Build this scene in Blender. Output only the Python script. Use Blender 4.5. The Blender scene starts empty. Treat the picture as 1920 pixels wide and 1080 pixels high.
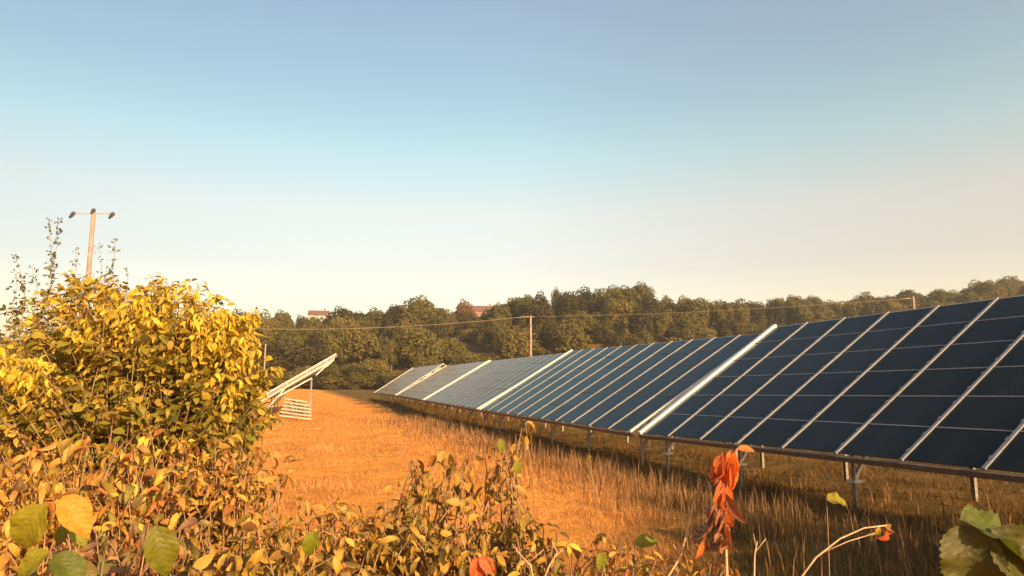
import bpy, math, random
import numpy as np
from mathutils import Vector, Matrix

# ------------------------------------------------------------------ camera, sky, sun
SC = bpy.context.scene
COL = SC.collection
F, HY, CAMZ = 1250.0, 720.0, 1.47
PITCH = math.atan((HY - 540) / F)
cam = bpy.data.objects.new('camera', bpy.data.cameras.new('camera'))
COL.objects.link(cam)
cam.data.sensor_width = 36
cam.data.lens = F / 1920 * 36
cam.data.clip_start = 0.05
cam.data.clip_end = 4000
cam.location = (0, 0, CAMZ)
cam.rotation_euler = (math.pi / 2 + PITCH, 0, 0)
SC.camera = cam

SUN_AZ, SUN_EL = math.radians(142), math.radians(20)
world = bpy.data.worlds.new('World')
SC.world = world
world.use_nodes = True
wn, wl = world.node_tree.nodes, world.node_tree.links
bg = wn['Background']
sky = wn.new('ShaderNodeTexSky')
sky.sky_type = 'NISHITA'
sky.sun_disc = False
sky.sun_elevation = SUN_EL
sky.sun_rotation = SUN_AZ
sky.dust_density = 1.6
sky.ozone_density = 1.0
geo = wn.new('ShaderNodeTexCoord')
sep = wn.new('ShaderNodeSeparateXYZ')
wl.new(geo.outputs['Generated'], sep.inputs[0])
K_SKY = .388
Z_TINT = ((0.0, (2.0, 1.50, 1.06)), (.13, (2.05, 1.50, 1.10)), (.17, (2.02, 1.47, 1.11)), (.25, (2.37, 1.74, 1.24)), (.33, (2.05, 1.95, 1.41)), (.40, (1.85, 1.84, 1.44)), (.55, (1.94, 1.79, 1.54)), (1.0, (1.85, 1.7, 1.45)))
X_TINT = ((0.2, (.745, .78, .80)), (.5, (1, 1, 1)), (.8, (1.03, .97, .93)))


def sky_ramp(sock, stops, k):
    r = wn.new('ShaderNodeValToRGB')
    wl.new(sock, r.inputs[0])
    e = r.color_ramp.elements
    e[1].position = stops[-1][0]
    for p_, c_ in stops:
        x = e[0] if p_ == stops[0][0] else e[len(e) - 1] if p_ == stops[-1][0] else e.new(p_)
        x.position = p_
        x.color = (*[v * k for v in c_], 1)
    return r.outputs[0]


def sky_mul(a_, b_):
    m_ = wn.new('ShaderNodeMix')
    m_.data_type = 'RGBA'
    m_.blend_type = 'MULTIPLY'
    m_.inputs[0].default_value = 1
    wl.new(a_, m_.inputs[6])
    wl.new(b_, m_.inputs[7])
    return m_.outputs[2]


xs = wn.new('ShaderNodeMath')
xs.operation = 'MULTIPLY_ADD'
wl.new(sep.outputs['X'], xs.inputs[0])
xs.inputs[1].default_value = .5
xs.inputs[2].default_value = .5
wl.new(sky_mul(sky_mul(sky.outputs[0], sky_ramp(sep.outputs['Z'], Z_TINT, K_SKY)), sky_ramp(xs.outputs[0], X_TINT, 1)), bg.inputs[0])
bg.inputs[1].default_value = 0.15

sun = bpy.data.objects.new('sun', bpy.data.lights.new('sun', 'SUN'))
COL.objects.link(sun)
SDIR = Vector((math.sin(SUN_AZ) * math.cos(SUN_EL), math.cos(SUN_AZ) * math.cos(SUN_EL), math.sin(SUN_EL)))
sun.rotation_euler = (-SDIR).to_track_quat('-Z', 'Y').to_euler()
sun.data.energy = 5.0
sun.data.angle = math.radians(0.6)
sun.data.color = (1.0, .66, .34)
sun.location = (20, -20, 30)

SC.view_settings.view_transform = 'Standard'
SC.view_settings.look = 'None'
SC.view_settings.exposure = 1.40
SC.view_settings.gamma = 1
SC.view_settings.use_curve_mapping = False

HAZE = 0.00038
R = random.Random(7)
NR = np.random.default_rng(11)


# ------------------------------------------------------------------ helpers
def at(px, py, Y):
    """the point at depth Y metres on the line of sight through a pixel of the 1920 x 1080 photograph"""
    c, s = math.cos(PITCH), math.sin(PITCH)
    dx, dz = (px - 960) / F, -(py - 540) / F
    k = Y / (c - dz * s)
    return Vector((dx * k, Y, CAMZ + (s + dz * c) * k))


def to_px(p):
    c, s = math.cos(PITCH), math.sin(PITCH)
    z = p[1] * c + (p[2] - CAMZ) * s
    y = (p[2] - CAMZ) * c - p[1] * s
    return 960 + F * p[0] / z, 540 - F * y / z


def mesh_from(name, V, Fc, mat=None, smooth=False):
    me = bpy.data.meshes.new(name)
    V = np.asarray(V, dtype=np.float32)
    if isinstance(Fc, np.ndarray):
        k = Fc.shape[1]
        me.vertices.add(len(V))
        me.vertices.foreach_set('co', V.ravel())
        me.loops.add(Fc.size)
        me.loops.foreach_set('vertex_index', Fc.astype(np.int32).ravel())
        me.polygons.add(len(Fc))
        me.polygons.foreach_set('loop_start', np.arange(0, Fc.size, k, dtype=np.int32))
        me.update(calc_edges=True)
    else:
        me.from_pydata([tuple(map(float, v)) for v in V], [], Fc)
        me.update()
    if smooth:
        me.polygons.foreach_set('use_smooth', np.ones(len(me.polygons), dtype=bool))
    if mat:
        me.materials.append(mat)
    return me


def link(name, me, parent=None, loc=None, mat4=None):
    o = bpy.data.objects.new(name, me)
    COL.objects.link(o)
    if parent is not None:
        o.parent = parent
    if mat4 is not None:
        o.matrix_local = mat4
    elif loc is not None:
        o.location = loc
    return o


def tag(o, label=None, cat=None, group=None, kind=None):
    for k, v in (('label', label), ('category', cat), ('group', group), ('kind', kind)):
        if v:
            o[k] = v
    return o


def empty(name, loc, label, cat, group=None):
    o = bpy.data.objects.new(name, None)
    COL.objects.link(o)
    o.location = loc
    o.empty_display_size = .2
    return tag(o, label, cat, group)


class MB:
    """collects bars and tubes into one mesh"""

    def __init__(self):
        self.V, self.F = [], []

    def beam(self, a, b, w, h, up=(0, 0, 1)):
        a, b, up = Vector(a), Vector(b), Vector(up)
        d = (b - a).normalized()
        s = d.cross(up)
        if s.length < 1e-4:
            s = d.cross(Vector((1, 0, 0)))
        s.normalize()
        n = s.cross(d)
        i = len(self.V)
        for p in (a, b):
            for x, y in ((-1, -1), (1, -1), (1, 1), (-1, 1)):
                self.V.append(p + s * (x * w / 2) + n * (y * h / 2))
        self.F += [(i, i + 3, i + 2, i + 1), (i + 4, i + 5, i + 6, i + 7)]
        self.F += [(i + k, i + (k + 1) % 4, i + 4 + (k + 1) % 4, i + 4 + k) for k in range(4)]
        return self

    def tube(self, pts, rads, k=6, cap=True):
        pts = [Vector(p) for p in pts]
        i0 = len(self.V)
        ref = Vector((.31, .83, .46))
        for j, p in enumerate(pts):
            d = (pts[min(j + 1, len(pts) - 1)] - pts[max(j - 1, 0)]).normalized()
            s = d.cross(ref).normalized()
            n = s.cross(d)
            for q in range(k):
                t = 2 * math.pi * q / k
                self.V.append(p + (s * math.cos(t) + n * math.sin(t)) * rads[j])
        for j in range(len(pts) - 1):
            for q in range(k):
                a = i0 + j * k + q
                b = i0 + j * k + (q + 1) % k
                self.F.append((a, b, b + k, a + k))
        if cap:
            self.F.append(tuple(i0 + q for q in range(k))[::-1])
            e = i0 + (len(pts) - 1) * k
            self.F.append(tuple(e + q for q in range(k)))
        return self

    def build(self, name, mat, parent=None, origin=(0, 0, 0), smooth=False):
        o_ = Vector(origin)
        me = mesh_from(name, [v - o_ for v in self.V], self.F, mat, smooth)
        return link(name, me, parent)


# ------------------------------------------------------------------ materials
def material(name):
    m = bpy.data.materials.new(name)
    m.use_nodes = True
    nt = m.node_tree
    return m, nt.nodes, nt.links, nt.nodes['Principled BSDF']


def ramp_node(n, stops, interp='LINEAR'):
    r = n.new('ShaderNodeValToRGB')
    r.color_ramp.interpolation = interp
    e = r.color_ramp.elements
    e[0].position, e[0].color = stops[0][0], (*stops[0][1], 1)
    e[1].position, e[1].color = stops[-1][0], (*stops[-1][1], 1)
    for p, c in stops[1:-1]:
        x = e.new(p)
        x.color = (*c, 1)
    return r


def rand_fac(n, l):
    """a value that differs for each object and for each loose piece of a mesh"""
    oi = n.new('ShaderNodeObjectInfo')
    gm = n.new('ShaderNodeNewGeometry')
    ad = n.new('ShaderNodeMath')
    ad.operation = 'ADD'
    l.new(oi.outputs['Random'], ad.inputs[0])
    l.new(gm.outputs['Random Per Island'], ad.inputs[1])
    fr = n.new('ShaderNodeMath')
    fr.operation = 'FRACT'
    l.new(ad.outputs[0], fr.inputs[0])
    return fr.outputs[0]


def leaf_mat(name, cols, transl=.35, rough=.5, vein=True):
    m, n, l, p = material(name)
    f = rand_fac(n, l)
    k = len(cols)
    r = ramp_node(n, [(i / max(1, k - 1), c) for i, c in enumerate(cols)])
    l.new(f, r.inputs[0])
    tc = n.new('ShaderNodeTexCoord')
    nz = n.new('ShaderNodeTexNoise')
    nz.inputs['Scale'].default_value = 7
    nz.inputs['Detail'].default_value = 7
    nz.inputs['Roughness'].default_value = .65
    l.new(tc.outputs['Object'], nz.inputs['Vector'])
    mr = n.new('ShaderNodeMapRange')
    mr.inputs[1].default_value, mr.inputs[2].default_value = .3, .7
    mr.inputs[3].default_value, mr.inputs[4].default_value = .62, 1.25
    l.new(nz.outputs[0], mr.inputs[0])
    mx = n.new('ShaderNodeMix')
    mx.data_type = 'RGBA'
    mx.blend_type = 'MULTIPLY'
    mx.inputs[0].default_value = 1
    l.new(r.outputs[0], mx.inputs[6])
    l.new(mr.outputs[0], mx.inputs[7])
    l.new(mx.outputs[2], p.inputs['Base Color'])
    p.inputs['Roughness'].default_value = rough
    p.inputs['Specular IOR Level'].default_value = .3
    if vein:
        bp = n.new('ShaderNodeBump')
        bp.inputs['Strength'].default_value = .22
        bp.inputs['Distance'].default_value = .05
        sp = n.new('ShaderNodeSeparateXYZ')
        l.new(tc.outputs['Object'], sp.inputs[0])
        ab = n.new('ShaderNodeMath')
        ab.operation = 'ABSOLUTE'
        l.new(sp.outputs['X'], ab.inputs[0])
        vv = n.new('ShaderNodeMath')
        vv.operation = 'MULTIPLY_ADD'
        l.new(ab.outputs[0], vv.inputs[0])
        vv.inputs[1].default_value = -.75
        l.new(sp.outputs['Y'], vv.inputs[2])
        wv = n.new('ShaderNodeMath')
        wv.operation = 'PINGPONG'
        wv.inputs[1].default_value = .05
        l.new(vv.outputs[0], wv.inputs[0])
        hh = n.new('ShaderNodeMath')
        hh.operation = 'MULTIPLY_ADD'
        l.new(wv.outputs[0], hh.inputs[0])
        hh.inputs[1].default_value = 3.2
        l.new(nz.outputs[0], hh.inputs[2])
        l.new(hh.outputs[0], bp.inputs['Height'])
        l.new(bp.outputs[0], p.inputs['Normal'])
    if transl > 0:
        t = n.new('ShaderNodeBsdfTranslucent')
        l.new(mx.outputs[2], t.inputs['Color'])
        ms = n.new('ShaderNodeMixShader')
        ms.inputs[0].default_value = transl
        l.new(p.outputs[0], ms.inputs[1])
        l.new(t.outputs[0], ms.inputs[2])
        l.new(ms.outputs[0], n['Material Output'].inputs['Surface'])
    return m


def plain(name, col, rough=.6, metal=0.0, var=.25, scale=8.0, bump=.0, spec=.5):
    m, n, l, p = material(name)
    tc = n.new('ShaderNodeTexCoord')
    nz = n.new('ShaderNodeTexNoise')
    nz.inputs['Scale'].default_value = scale
    nz.inputs['Detail'].default_value = 6
    l.new(tc.outputs['Object'], nz.inputs['Vector'])
    r = ramp_node(n, [(.3, tuple(c * (1 - var) for c in col)), (.7, tuple(min(1, c * (1 + var)) for c in col))])
    l.new(nz.outputs[0], r.inputs[0])
    l.new(r.outputs[0], p.inputs['Base Color'])
    p.inputs['Roughness'].default_value = rough
    p.inputs['Metallic'].default_value = metal
    p.inputs['Specular IOR Level'].default_value = spec
    if bump:
        b = n.new('ShaderNodeBump')
        b.inputs['Strength'].default_value = bump
        l.new(nz.outputs[0], b.inputs['Height'])
        l.new(b.outputs[0], p.inputs['Normal'])
    return m


M_steel = plain('galvanised_steel', (.30, .29, .27), .55, .3, .2, 30)
M_rail = plain('aluminium_rail', (.155, .16, .185), .55, .1, .2, 40)
M_white = plain('bright_aluminium', (.62, .60, .57), .45, .15, .08, 20)
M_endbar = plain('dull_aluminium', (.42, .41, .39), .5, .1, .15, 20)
M_pole = plain('weathered_pole_wood', (.27, .17, .13), .85, 0, .25, 5, .2)
M_dark = plain('dark_insulator', (.03, .032, .036), .6, 0, .2)
M_wire = plain('wire_metal', (.40, .32, .24), .5, .3, .1)
M_brown = plain('brown_stem', (.20, .12, .06), .8, 0, .35, 30)
M_twig = plain('pale_dry_twig', (.40, .26, .15), .75, 0, .3, 40)
M_bark = plain('tree_bark', (.10, .075, .05), .9, 0, .3, 3, .3)
M_tile = plain('red_roof_tile', (.12, .065, .05), .85, 0, .2, 4)
M_render = plain('white_render_wall', (.50, .46, .40), .85, 0, .06, 2)
M_brick = plain('red_brick_wall', (.20, .11, .075), .85, 0, .15, 3)
M_glass = plain('window_glass', (.03, .035, .04), .1, 0, .1)


def module_mat():
    m, n, l, p = material('dark_thin_film_glass')
    oi = n.new('ShaderNodeObjectInfo')
    r = ramp_node(n, [(0, (.0035, .0050, .0060)), (1, (.0065, .0085, .0095))])
    l.new(oi.outputs['Random'], r.inputs[0])
    tc = n.new('ShaderNodeTexCoord')
    nz = n.new('ShaderNodeTexNoise')
    nz.inputs['Scale'].default_value = 3
    nz.inputs['Detail'].default_value = 5
    l.new(tc.outputs['Object'], nz.inputs['Vector'])
    mr = n.new('ShaderNodeMapRange')
    mr.inputs[3].default_value, mr.inputs[4].default_value = .08, .22
    l.new(nz.outputs[0], mr.inputs[0])
    # thin uneven dust over the dark film
    n3 = n.new('ShaderNodeTexNoise')
    n3.inputs['Scale'].default_value = 1.3
    n3.inputs['Detail'].default_value = 8
    mp = n.new('ShaderNodeMapping')
    mp.inputs['Scale'].default_value = (3, .7, 1)
    l.new(tc.outputs['Object'], mp.inputs[0])
    l.new(mp.outputs[0], n3.inputs['Vector'])
    dm = n.new('ShaderNodeMapRange')
    dm.inputs[1].default_value, dm.inputs[2].default_value = .35, .8
    dm.inputs[3].default_value, dm.inputs[4].default_value = 0, .035
    l.new(n3.outputs[0], dm.inputs[0])
    cm = n.new('ShaderNodeMix')
    cm.data_type = 'RGBA'
    l.new(dm.outputs[0], cm.inputs[0])
    l.new(r.outputs[0], cm.inputs[6])
    cm.inputs[7].default_value = (.35, .30, .24, 1)
    p.inputs['Specular IOR Level'].default_value = 0
    p.inputs['Roughness'].default_value = .8
    l.new(cm.outputs[2], p.inputs['Base Color'])
    gl = n.new('ShaderNodeBsdfGlossy')
    gl.inputs['Color'].default_value = (.88, .98, .97, 1)
    l.new(mr.outputs[0], gl.inputs['Roughness'])
    fz = n.new('ShaderNodeFresnel')
    fz.inputs['IOR'].default_value = 1.28
    fm = n.new('ShaderNodeMath')
    fm.operation = 'MULTIPLY'
    fm.inputs[1].default_value = .68       # anti-reflective textured glass
    l.new(fz.outputs[0], fm.inputs[0])
    ms = n.new('ShaderNodeMixShader')
    l.new(fm.outputs[0], ms.inputs[0])
    l.new(p.outputs[0], ms.inputs[1])
    l.new(gl.outputs[0], ms.inputs[2])
    l.new(ms.outputs[0], n['Material Output'].inputs['Surface'])
    return m


M_mod = module_mat()

# ------------------------------------------------------------------ ground
RIDGE = [(-300, 640), (200, 600), (420, 590), (480, 590), (600, 594), (640, 577), (720, 580), (790, 570), (870, 578), (900, 580), (930, 566),
         (985, 552), (1075, 543), (1150, 540), (1200, 534), (1240, 555), (1300, 557), (1400, 562), (1500, 563), (1560, 562),
         (1620, 555), (1720, 549), (1800, 542), (1850, 534), (1920, 528), (2300, 510)]
RX = np.array([math.atan((p - 960) / F) for p, _ in RIDGE])
RY = np.array([y for _, y in RIDGE], dtype=float)


def ridge_r(a):
    return np.interp(a, [-.5, .0, .18, .30, .40, .6], [190, 188, 186, 215, 290, 330])


def sstep(t):
    t = np.clip(t, 0, 1)
    return t * t * (3 - 2 * t)


def ground_z(x, y):
    x, y = np.asarray(x, float), np.asarray(y, float)
    r = np.hypot(x, y)
    a = np.arctan2(x, y)
    fr = np.clip(1.4 - np.abs(a), 0, .4) / .4
    ac = np.clip(a, -.75, .75)
    rr = ridge_r(ac)
    top = (CAMZ + (720 - np.interp(ac, RX, RY)) / F * rr * np.cos(ac) - 8.5)
    top = np.maximum(top, 4)
    z = .55 * sstep((r - 25) / 90)
    z = z + (fr * top + (1 - fr) * 5) * sstep((r - 112) / (rr - 105)) ** .9
    z = z + .035 * np.sin(x * .9 + 1.3) * np.sin(y * .7) * sstep(r / 4) + .06 * np.sin(x * .23) * np.sin(y * .19 + 2) * sstep(r / 10)
    return z


def gz(x, y):
    return float(ground_z(x, y))


NA = 240
rings = np.concatenate([[0.0], np.geomspace(.6, 1500, 150)])
ang = np.linspace(0, 2 * np.pi, NA, endpoint=False)
GX = (rings[:, None] * np.sin(ang)[None, :])
GY = (rings[:, None] * np.cos(ang)[None, :])
GZ = ground_z(GX, GY)
Vg = np.stack([GX, GY, GZ], -1).reshape(-1, 3)
i_, j_ = np.meshgrid(np.arange(len(rings) - 1), np.arange(NA), indexing='ij')
Fg = np.stack([i_ * NA + j_, (i_ + 1) * NA + j_, (i_ + 1) * NA + (j_ + 1) % NA, i_ * NA + (j_ + 1) % NA], -1).reshape(-1, 4)[:, ::-1]
Fg = Fg[NA:]
cap = tuple(int(NA + q) for q in range(NA))[::-1]


def field_factor(n, l, tcout):
    """1 on the dry straw-coloured sward of the open field, 0 on the greener rough ground by the camera and the row"""
    nz = n.new('ShaderNodeTexNoise')
    nz.inputs['Scale'].default_value = .35
    nz.inputs['Detail'].default_value = 5
    l.new(tcout, nz.inputs['Vector'])
    sp = n.new('ShaderNodeSeparateXYZ')
    l.new(tcout, sp.inputs[0])
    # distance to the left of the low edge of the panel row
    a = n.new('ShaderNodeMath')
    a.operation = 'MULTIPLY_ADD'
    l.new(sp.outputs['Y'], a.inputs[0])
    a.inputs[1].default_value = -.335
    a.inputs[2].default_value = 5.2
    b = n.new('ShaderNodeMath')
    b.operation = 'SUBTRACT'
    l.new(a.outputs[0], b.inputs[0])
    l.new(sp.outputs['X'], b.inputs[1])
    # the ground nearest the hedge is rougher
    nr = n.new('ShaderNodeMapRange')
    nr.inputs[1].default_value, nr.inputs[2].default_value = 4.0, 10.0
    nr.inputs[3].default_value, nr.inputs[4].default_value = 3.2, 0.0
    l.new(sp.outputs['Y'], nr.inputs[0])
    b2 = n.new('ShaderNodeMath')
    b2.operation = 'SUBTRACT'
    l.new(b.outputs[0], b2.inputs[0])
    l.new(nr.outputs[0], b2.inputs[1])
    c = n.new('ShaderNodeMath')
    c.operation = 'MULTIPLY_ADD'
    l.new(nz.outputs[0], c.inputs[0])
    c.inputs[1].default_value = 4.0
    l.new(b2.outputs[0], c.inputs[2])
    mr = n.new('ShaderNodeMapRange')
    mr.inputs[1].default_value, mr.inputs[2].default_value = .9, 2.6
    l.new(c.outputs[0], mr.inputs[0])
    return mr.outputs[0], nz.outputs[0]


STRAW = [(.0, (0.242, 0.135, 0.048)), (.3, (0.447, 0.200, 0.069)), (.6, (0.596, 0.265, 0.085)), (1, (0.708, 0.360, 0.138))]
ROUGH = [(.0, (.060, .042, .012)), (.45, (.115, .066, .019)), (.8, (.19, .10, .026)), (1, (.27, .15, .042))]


def ground_mat():
    m, n, l, p = material('dry_meadow_ground')
    tc = n.new('ShaderNodeTexCoord')
    ff, _ = field_factor(n, l, tc.outputs['Object'])
    n2 = n.new('ShaderNodeTexNoise')
    n2.inputs['Scale'].default_value = 1.7
    n2.inputs['Detail'].default_value = 12
    n2.inputs['Roughness'].default_value = .7
    l.new(tc.outputs['Object'], n2.inputs['Vector'])
    ra = ramp_node(n, [(.28, (.40, .165, .032)), (.5, (.58, .24, .042)), (.72, (.72, .32, .06))])
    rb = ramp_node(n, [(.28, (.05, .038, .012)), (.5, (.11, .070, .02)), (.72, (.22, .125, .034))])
    l.new(n2.outputs[0], ra.inputs[0])
    l.new(n2.outputs[0], rb.inputs[0])
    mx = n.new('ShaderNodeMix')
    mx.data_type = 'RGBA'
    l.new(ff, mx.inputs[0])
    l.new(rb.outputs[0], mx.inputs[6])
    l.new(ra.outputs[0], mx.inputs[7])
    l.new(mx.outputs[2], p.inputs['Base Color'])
    p.inputs['Roughness'].default_value = .95
    p.inputs['Specular IOR Level'].default_value = .1
    b = n.new('ShaderNodeBump')
    b.inputs['Strength'].default_value = .8
    b.inputs['Distance'].default_value = .25
    l.new(n2.outputs[0], b.inputs['Height'])
    l.new(b.outputs[0], p.inputs['Normal'])
    return m


me = bpy.data.meshes.new('ground')
me.from_pydata([tuple(v) for v in Vg.tolist()], [], [tuple(f) for f in Fg.tolist()] + [cap])
me.update()
me.polygons.foreach_set('use_smooth', np.ones(len(me.polygons), dtype=bool))
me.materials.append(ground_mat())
tag(link('ground', me), kind='structure')

# ------------------------------------------------------------------ haze in the morning air
def haze_box(x0, x1, y0, y1, z0, z1, dens):
    V = [(x, y, z) for z in (z0, z1) for x, y in ((x0, y0), (x1, y0), (x1, y1), (x0, y1))]
    m = bpy.data.materials.new('morning_haze')
    m.use_nodes = True
    n, l = m.node_tree.nodes, m.node_tree.links
    n.remove(n['Principled BSDF'])
    v = n.new('ShaderNodeVolumePrincipled')
    v.inputs['Color'].default_value = (.93, .93, .90, 1)
    v.inputs['Density'].default_value = dens
    v.inputs['Anisotropy'].default_value = .2
    l.new(v.outputs[0], n['Material Output'].inputs['Volume'])
    o = link('haze', mesh_from('haze', V, [(0, 3, 2, 1), (4, 5, 6, 7), (0, 1, 5, 4), (1, 2, 6, 5), (2, 3, 7, 6), (3, 0, 4, 7)], m))
    tag(o, 'thin pale haze in the air over the field and wood', 'haze', kind='stuff')


if HAZE > 0:
    haze_box(-1600, 1600, -1600, 1600, -2.0, 75, HAZE)

# ------------------------------------------------------------------ solar panel tables
CW, RH, SL = .849, .60, 3.6


def box_mesh(name, x0, x1, y0, y1, z0, z1, mat):
    V = [(x, y, z) for z in (z0, z1) for x, y in ((x0, y0), (x1, y0), (x1, y1), (x0, y1))]
    return mesh_from(name, V, [(0, 3, 2, 1), (4, 5, 6, 7), (0, 1, 5, 4), (1, 2, 6, 5), (2, 3, 7, 6), (3, 0, 4, 7)], mat)


ME_MOD = box_mesh('solar_module', .0, CW - .026, .0, RH - .014, -.008, .0, M_mod)


def axes(yaw, sl, t):
    u = Vector((math.sin(yaw) * math.cos(sl), -math.cos(yaw) * math.cos(sl), math.sin(sl)))
    perp = Vector((math.cos(yaw), math.sin(yaw), 0))
    n = u.cross(perp)
    if n.z < 0:
        n = -n
    return u, perp * math.cos(t) + n * math.sin(t)


def table(label, O, yaw, sl, tilt, nc, posts, group='ground mounted solar panel tables', cross=None, rw=.034, end=False, rv=2.85):
    O = Vector(O)
    u, v = axes(math.radians(yaw), math.radians(sl), math.radians(tilt))
    n = u.cross(v)
    if n.z < 0:
        n = -n
    W = nc * CW
    c = O + u * (W / 2) + v * 1.8
    base = Vector((c.x, c.y, gz(c.x, c.y)))
    t = empty('solar_panel_table', base, label, 'solar panels', group)
    Pt = lambda a, b, h=0.0: O + u * a + v * b + n * h
    rot = Matrix((u, v, n)).transposed()
    if rot.determinant() < 0:
        raise RuntimeError('frame')
    for i in range(nc):
        for k in range(6):
            jit = Matrix.Rotation(R.gauss(0, .0035), 3, 'X') @ Matrix.Rotation(R.gauss(0, .003), 3, 'Y')
            m4 = (rot @ jit).to_4x4()
            m4.translation = Pt(i * CW + .013, k * RH + .007, R.uniform(-.001, .001)) - base
            link('solar_module', ME_MOD, t, mat4=m4)
    for k in range(1, 6):
        MB().beam(Pt(.03, k * RH, -.001), Pt(W - .03, k * RH, -.001), .016 if rw > .03 else .007, .01, n).build('seam_strip', M_rail if rw > .03 else M_brown_steel, t, base)
    for i in range(1, nc):
        mb = MB().beam(Pt(i * CW, -.015, .006), Pt(i * CW, SL + .015, .006), rw, .024 if rw > .02 else .012, n)
        for k in range(12 if rw > .02 else 0):
            b = .15 + k * .3
            mb.beam(Pt(i * CW, b - .025, .021), Pt(i * CW, b + .025, .021), .05, .006, n)
        mb.build('rail', M_rail if rw > .02 else M_brown_steel, t, base)
    for a in (.0, W):
        MB().beam(Pt(a, -.03, .012), Pt(a, SL + .05, .012), .085 if rw > .03 and not end else .05, .055 if rw > .02 else .03, n).build('end_rail', M_white if rw > .03 and not end else M_endbar, t, base)
    MB().beam(Pt(-.04, -.03, -.045), Pt(W + .04, -.03, -.045), .03, .07, n).build('low_edge_beam', M_brown_steel, t, base)
    MB().beam(Pt(-.04, SL + .02, -.045), Pt(W + .04, SL + .02, -.045), .03, .07, n).build('high_edge_beam', M_steel, t, base)
    for b in (.45, 1.35, 2.25, 3.15):
        MB().beam(Pt(-.05, b, -.06), Pt(W + .05, b, -.06), .05, .08, n).build('purlin', M_steel, t, base)
    PM = M_post if rw > .02 else M_brown_steel
    for a in posts:
        MB().beam(Pt(a, .15, -.145), Pt(a, 3.45, -.145), .06, .09, n).build('rafter', M_steel, t, base)
        f = Pt(a, .42, -.19)
        r = Pt(a, rv, -.19 if not end else -.36)
        g1, g2 = gz(f.x, f.y) - .1, gz(r.x, r.y) - .1
        MB().beam((f.x, f.y, g1), f, .036, .036, u).build('front_post', PM, t, base)
        MB().beam((r.x, r.y, g2), r, .05, .05, u).build('rear_post', PM, t, base)
        h = max(gz(f.x, f.y) + .12, f.z - .40)
        e = Pt(a, 1.15, -.19)
        MB().beam((f.x, f.y, h), e, .04, .04, u).build('brace', M_endbar if rw > .03 else PM, t, base)
        MB().beam((f.x - .06, f.y - .03, h - .02), (f.x + .07, f.y + .03, h - .02), .11, .03).build('bracket', M_endbar if rw > .03 else PM, t, base)
        h2 = r.z - .75
        e2 = Pt(a, 1.75, -.19)
        if not end:
            MB().beam((r.x, r.y, h2), e2, .05, .05, u).build('brace', M_endbar if rw > .03 else PM, t, base)
    if end:
        MB().beam(Pt(W + .03, -.02, -.055), Pt(W + .03, SL + .04, -.055), .02, .09, n).build('end_plate', M_post, t, base)
        MB().beam(Pt(W, .75, -.33), Pt(W, rv, -.36), .035, .045, n).build('end_brace', M_endbar, t, base)
        MB().beam(Pt(W, rv + .2, -.34), Pt(W, 3.5, -.1), .035, .045, n).build('end_strut', M_endbar, t, base)
    if cross is not None:
        a = Pt(cross[0], .6, -.15)
        b = Pt(cross[1], .9, -.2)
        MB().beam(a, (b.x, b.y, gz(b.x, b.y) + .25), .035, .035).build('cross_brace', M_steel, t, base)
    return t


M_post = plain('dull_galvanised_post', (.15, .135, .115), .65, .2, .3, 25)
M_brown_steel = plain('dull_brown_steel', (.16, .12, .09), .7, .2, .25, 20)
ZA = CAMZ
GAP = .33
TABS = [  # low edge corner at the far end, yaw, slope of the row, tilt, columns
    ((2.246, 11.844, ZA - .843), 20.51, .73, 32.43, 11, (.1, 2.0, 4.05, 6.3, 8.6), 'near solar panel table at the frame edge with its white grid of modules', (5.75, 6.25)),
    ((-.98, 20.96, ZA - .77), 19.49, -.45, 30.75, 11, (.5, 2.5, 4.6, 6.65, 8.9), 'second solar panel table from the near end, between two bright end bars', None),
    ((-4.02, 31.02, ZA - .72), 16.79, -.28, 30.04, 12, (.5, 2.7, 4.9, 7.1, 9.3), 'middle solar panel table just below the thin utility pole', None),
    ((-7.18, 41.94, ZA - .68), 16.14, -.20, 30.28, 13, (.5, 2.7, 4.9, 7.1, 9.3), 'second farthest solar panel table of the long row', None),
    ((-10.93, 53.56, ZA - .68), 17.89, .0, 33.0, 14, (.5, 2.7, 4.9, 7.1, 9.3, 11.2), 'farthest solar panel table at the end of the long row by the trees', None)]
for O_, yw, sl_, tl, nc, po, lab, cr in TABS:
    table(lab, O_, yw, sl_, tl, nc, po, cross=cr, rw=.034 if nc == 11 and O_[1] < 15 else .026 if nc == 11 else .014)

# the separate table on the left, seen from its end
near = at(480, 750, 27.6)
YAWF = 16.75
uF, _ = axes(math.radians(YAWF), 0, math.radians(31))
FW = 11 * CW
table('separate solar panel table seen end on beside the golden bush', near - uF * FW, YAWF, 0, 31.5, 11, (.6, 3.4, 6.4, FW - .06), rw=.031, end=True, rv=2.3)

# pale bars added in place of sunlit stripes on the ground under that table
NTH = ['uppermost', 'second', 'third', 'fourth', 'fifth', 'lowest']
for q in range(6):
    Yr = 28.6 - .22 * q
    o = MB().beam(at(534 - 2 * q, 747 + q * 6.4, Yr), at(584, 755 + q * 6.2, Yr - .1), .04, .045).build('sun_stripe_bar', M_endbar)
    tag(o, NTH[q] + ' of the bars standing in for sunlit ground stripes below the end-on panel table', 'rail', 'bars for sunlit ground stripes below the end-on panel table')

# ------------------------------------------------------------------ poles and wires
def pole(label, top, base, r0, r1, arms=()):
    o = empty('utility_pole', base, label, 'pole', 'utility poles')
    b = Vector(base)
    t = Vector(top)
    MB().tube([b - Vector((0, 0, .3)), b.lerp(t, .5), t], [r0, (r0 + r1) / 2, r1], 8).build('shaft', M_pole, o, base, True)
    return o


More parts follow.
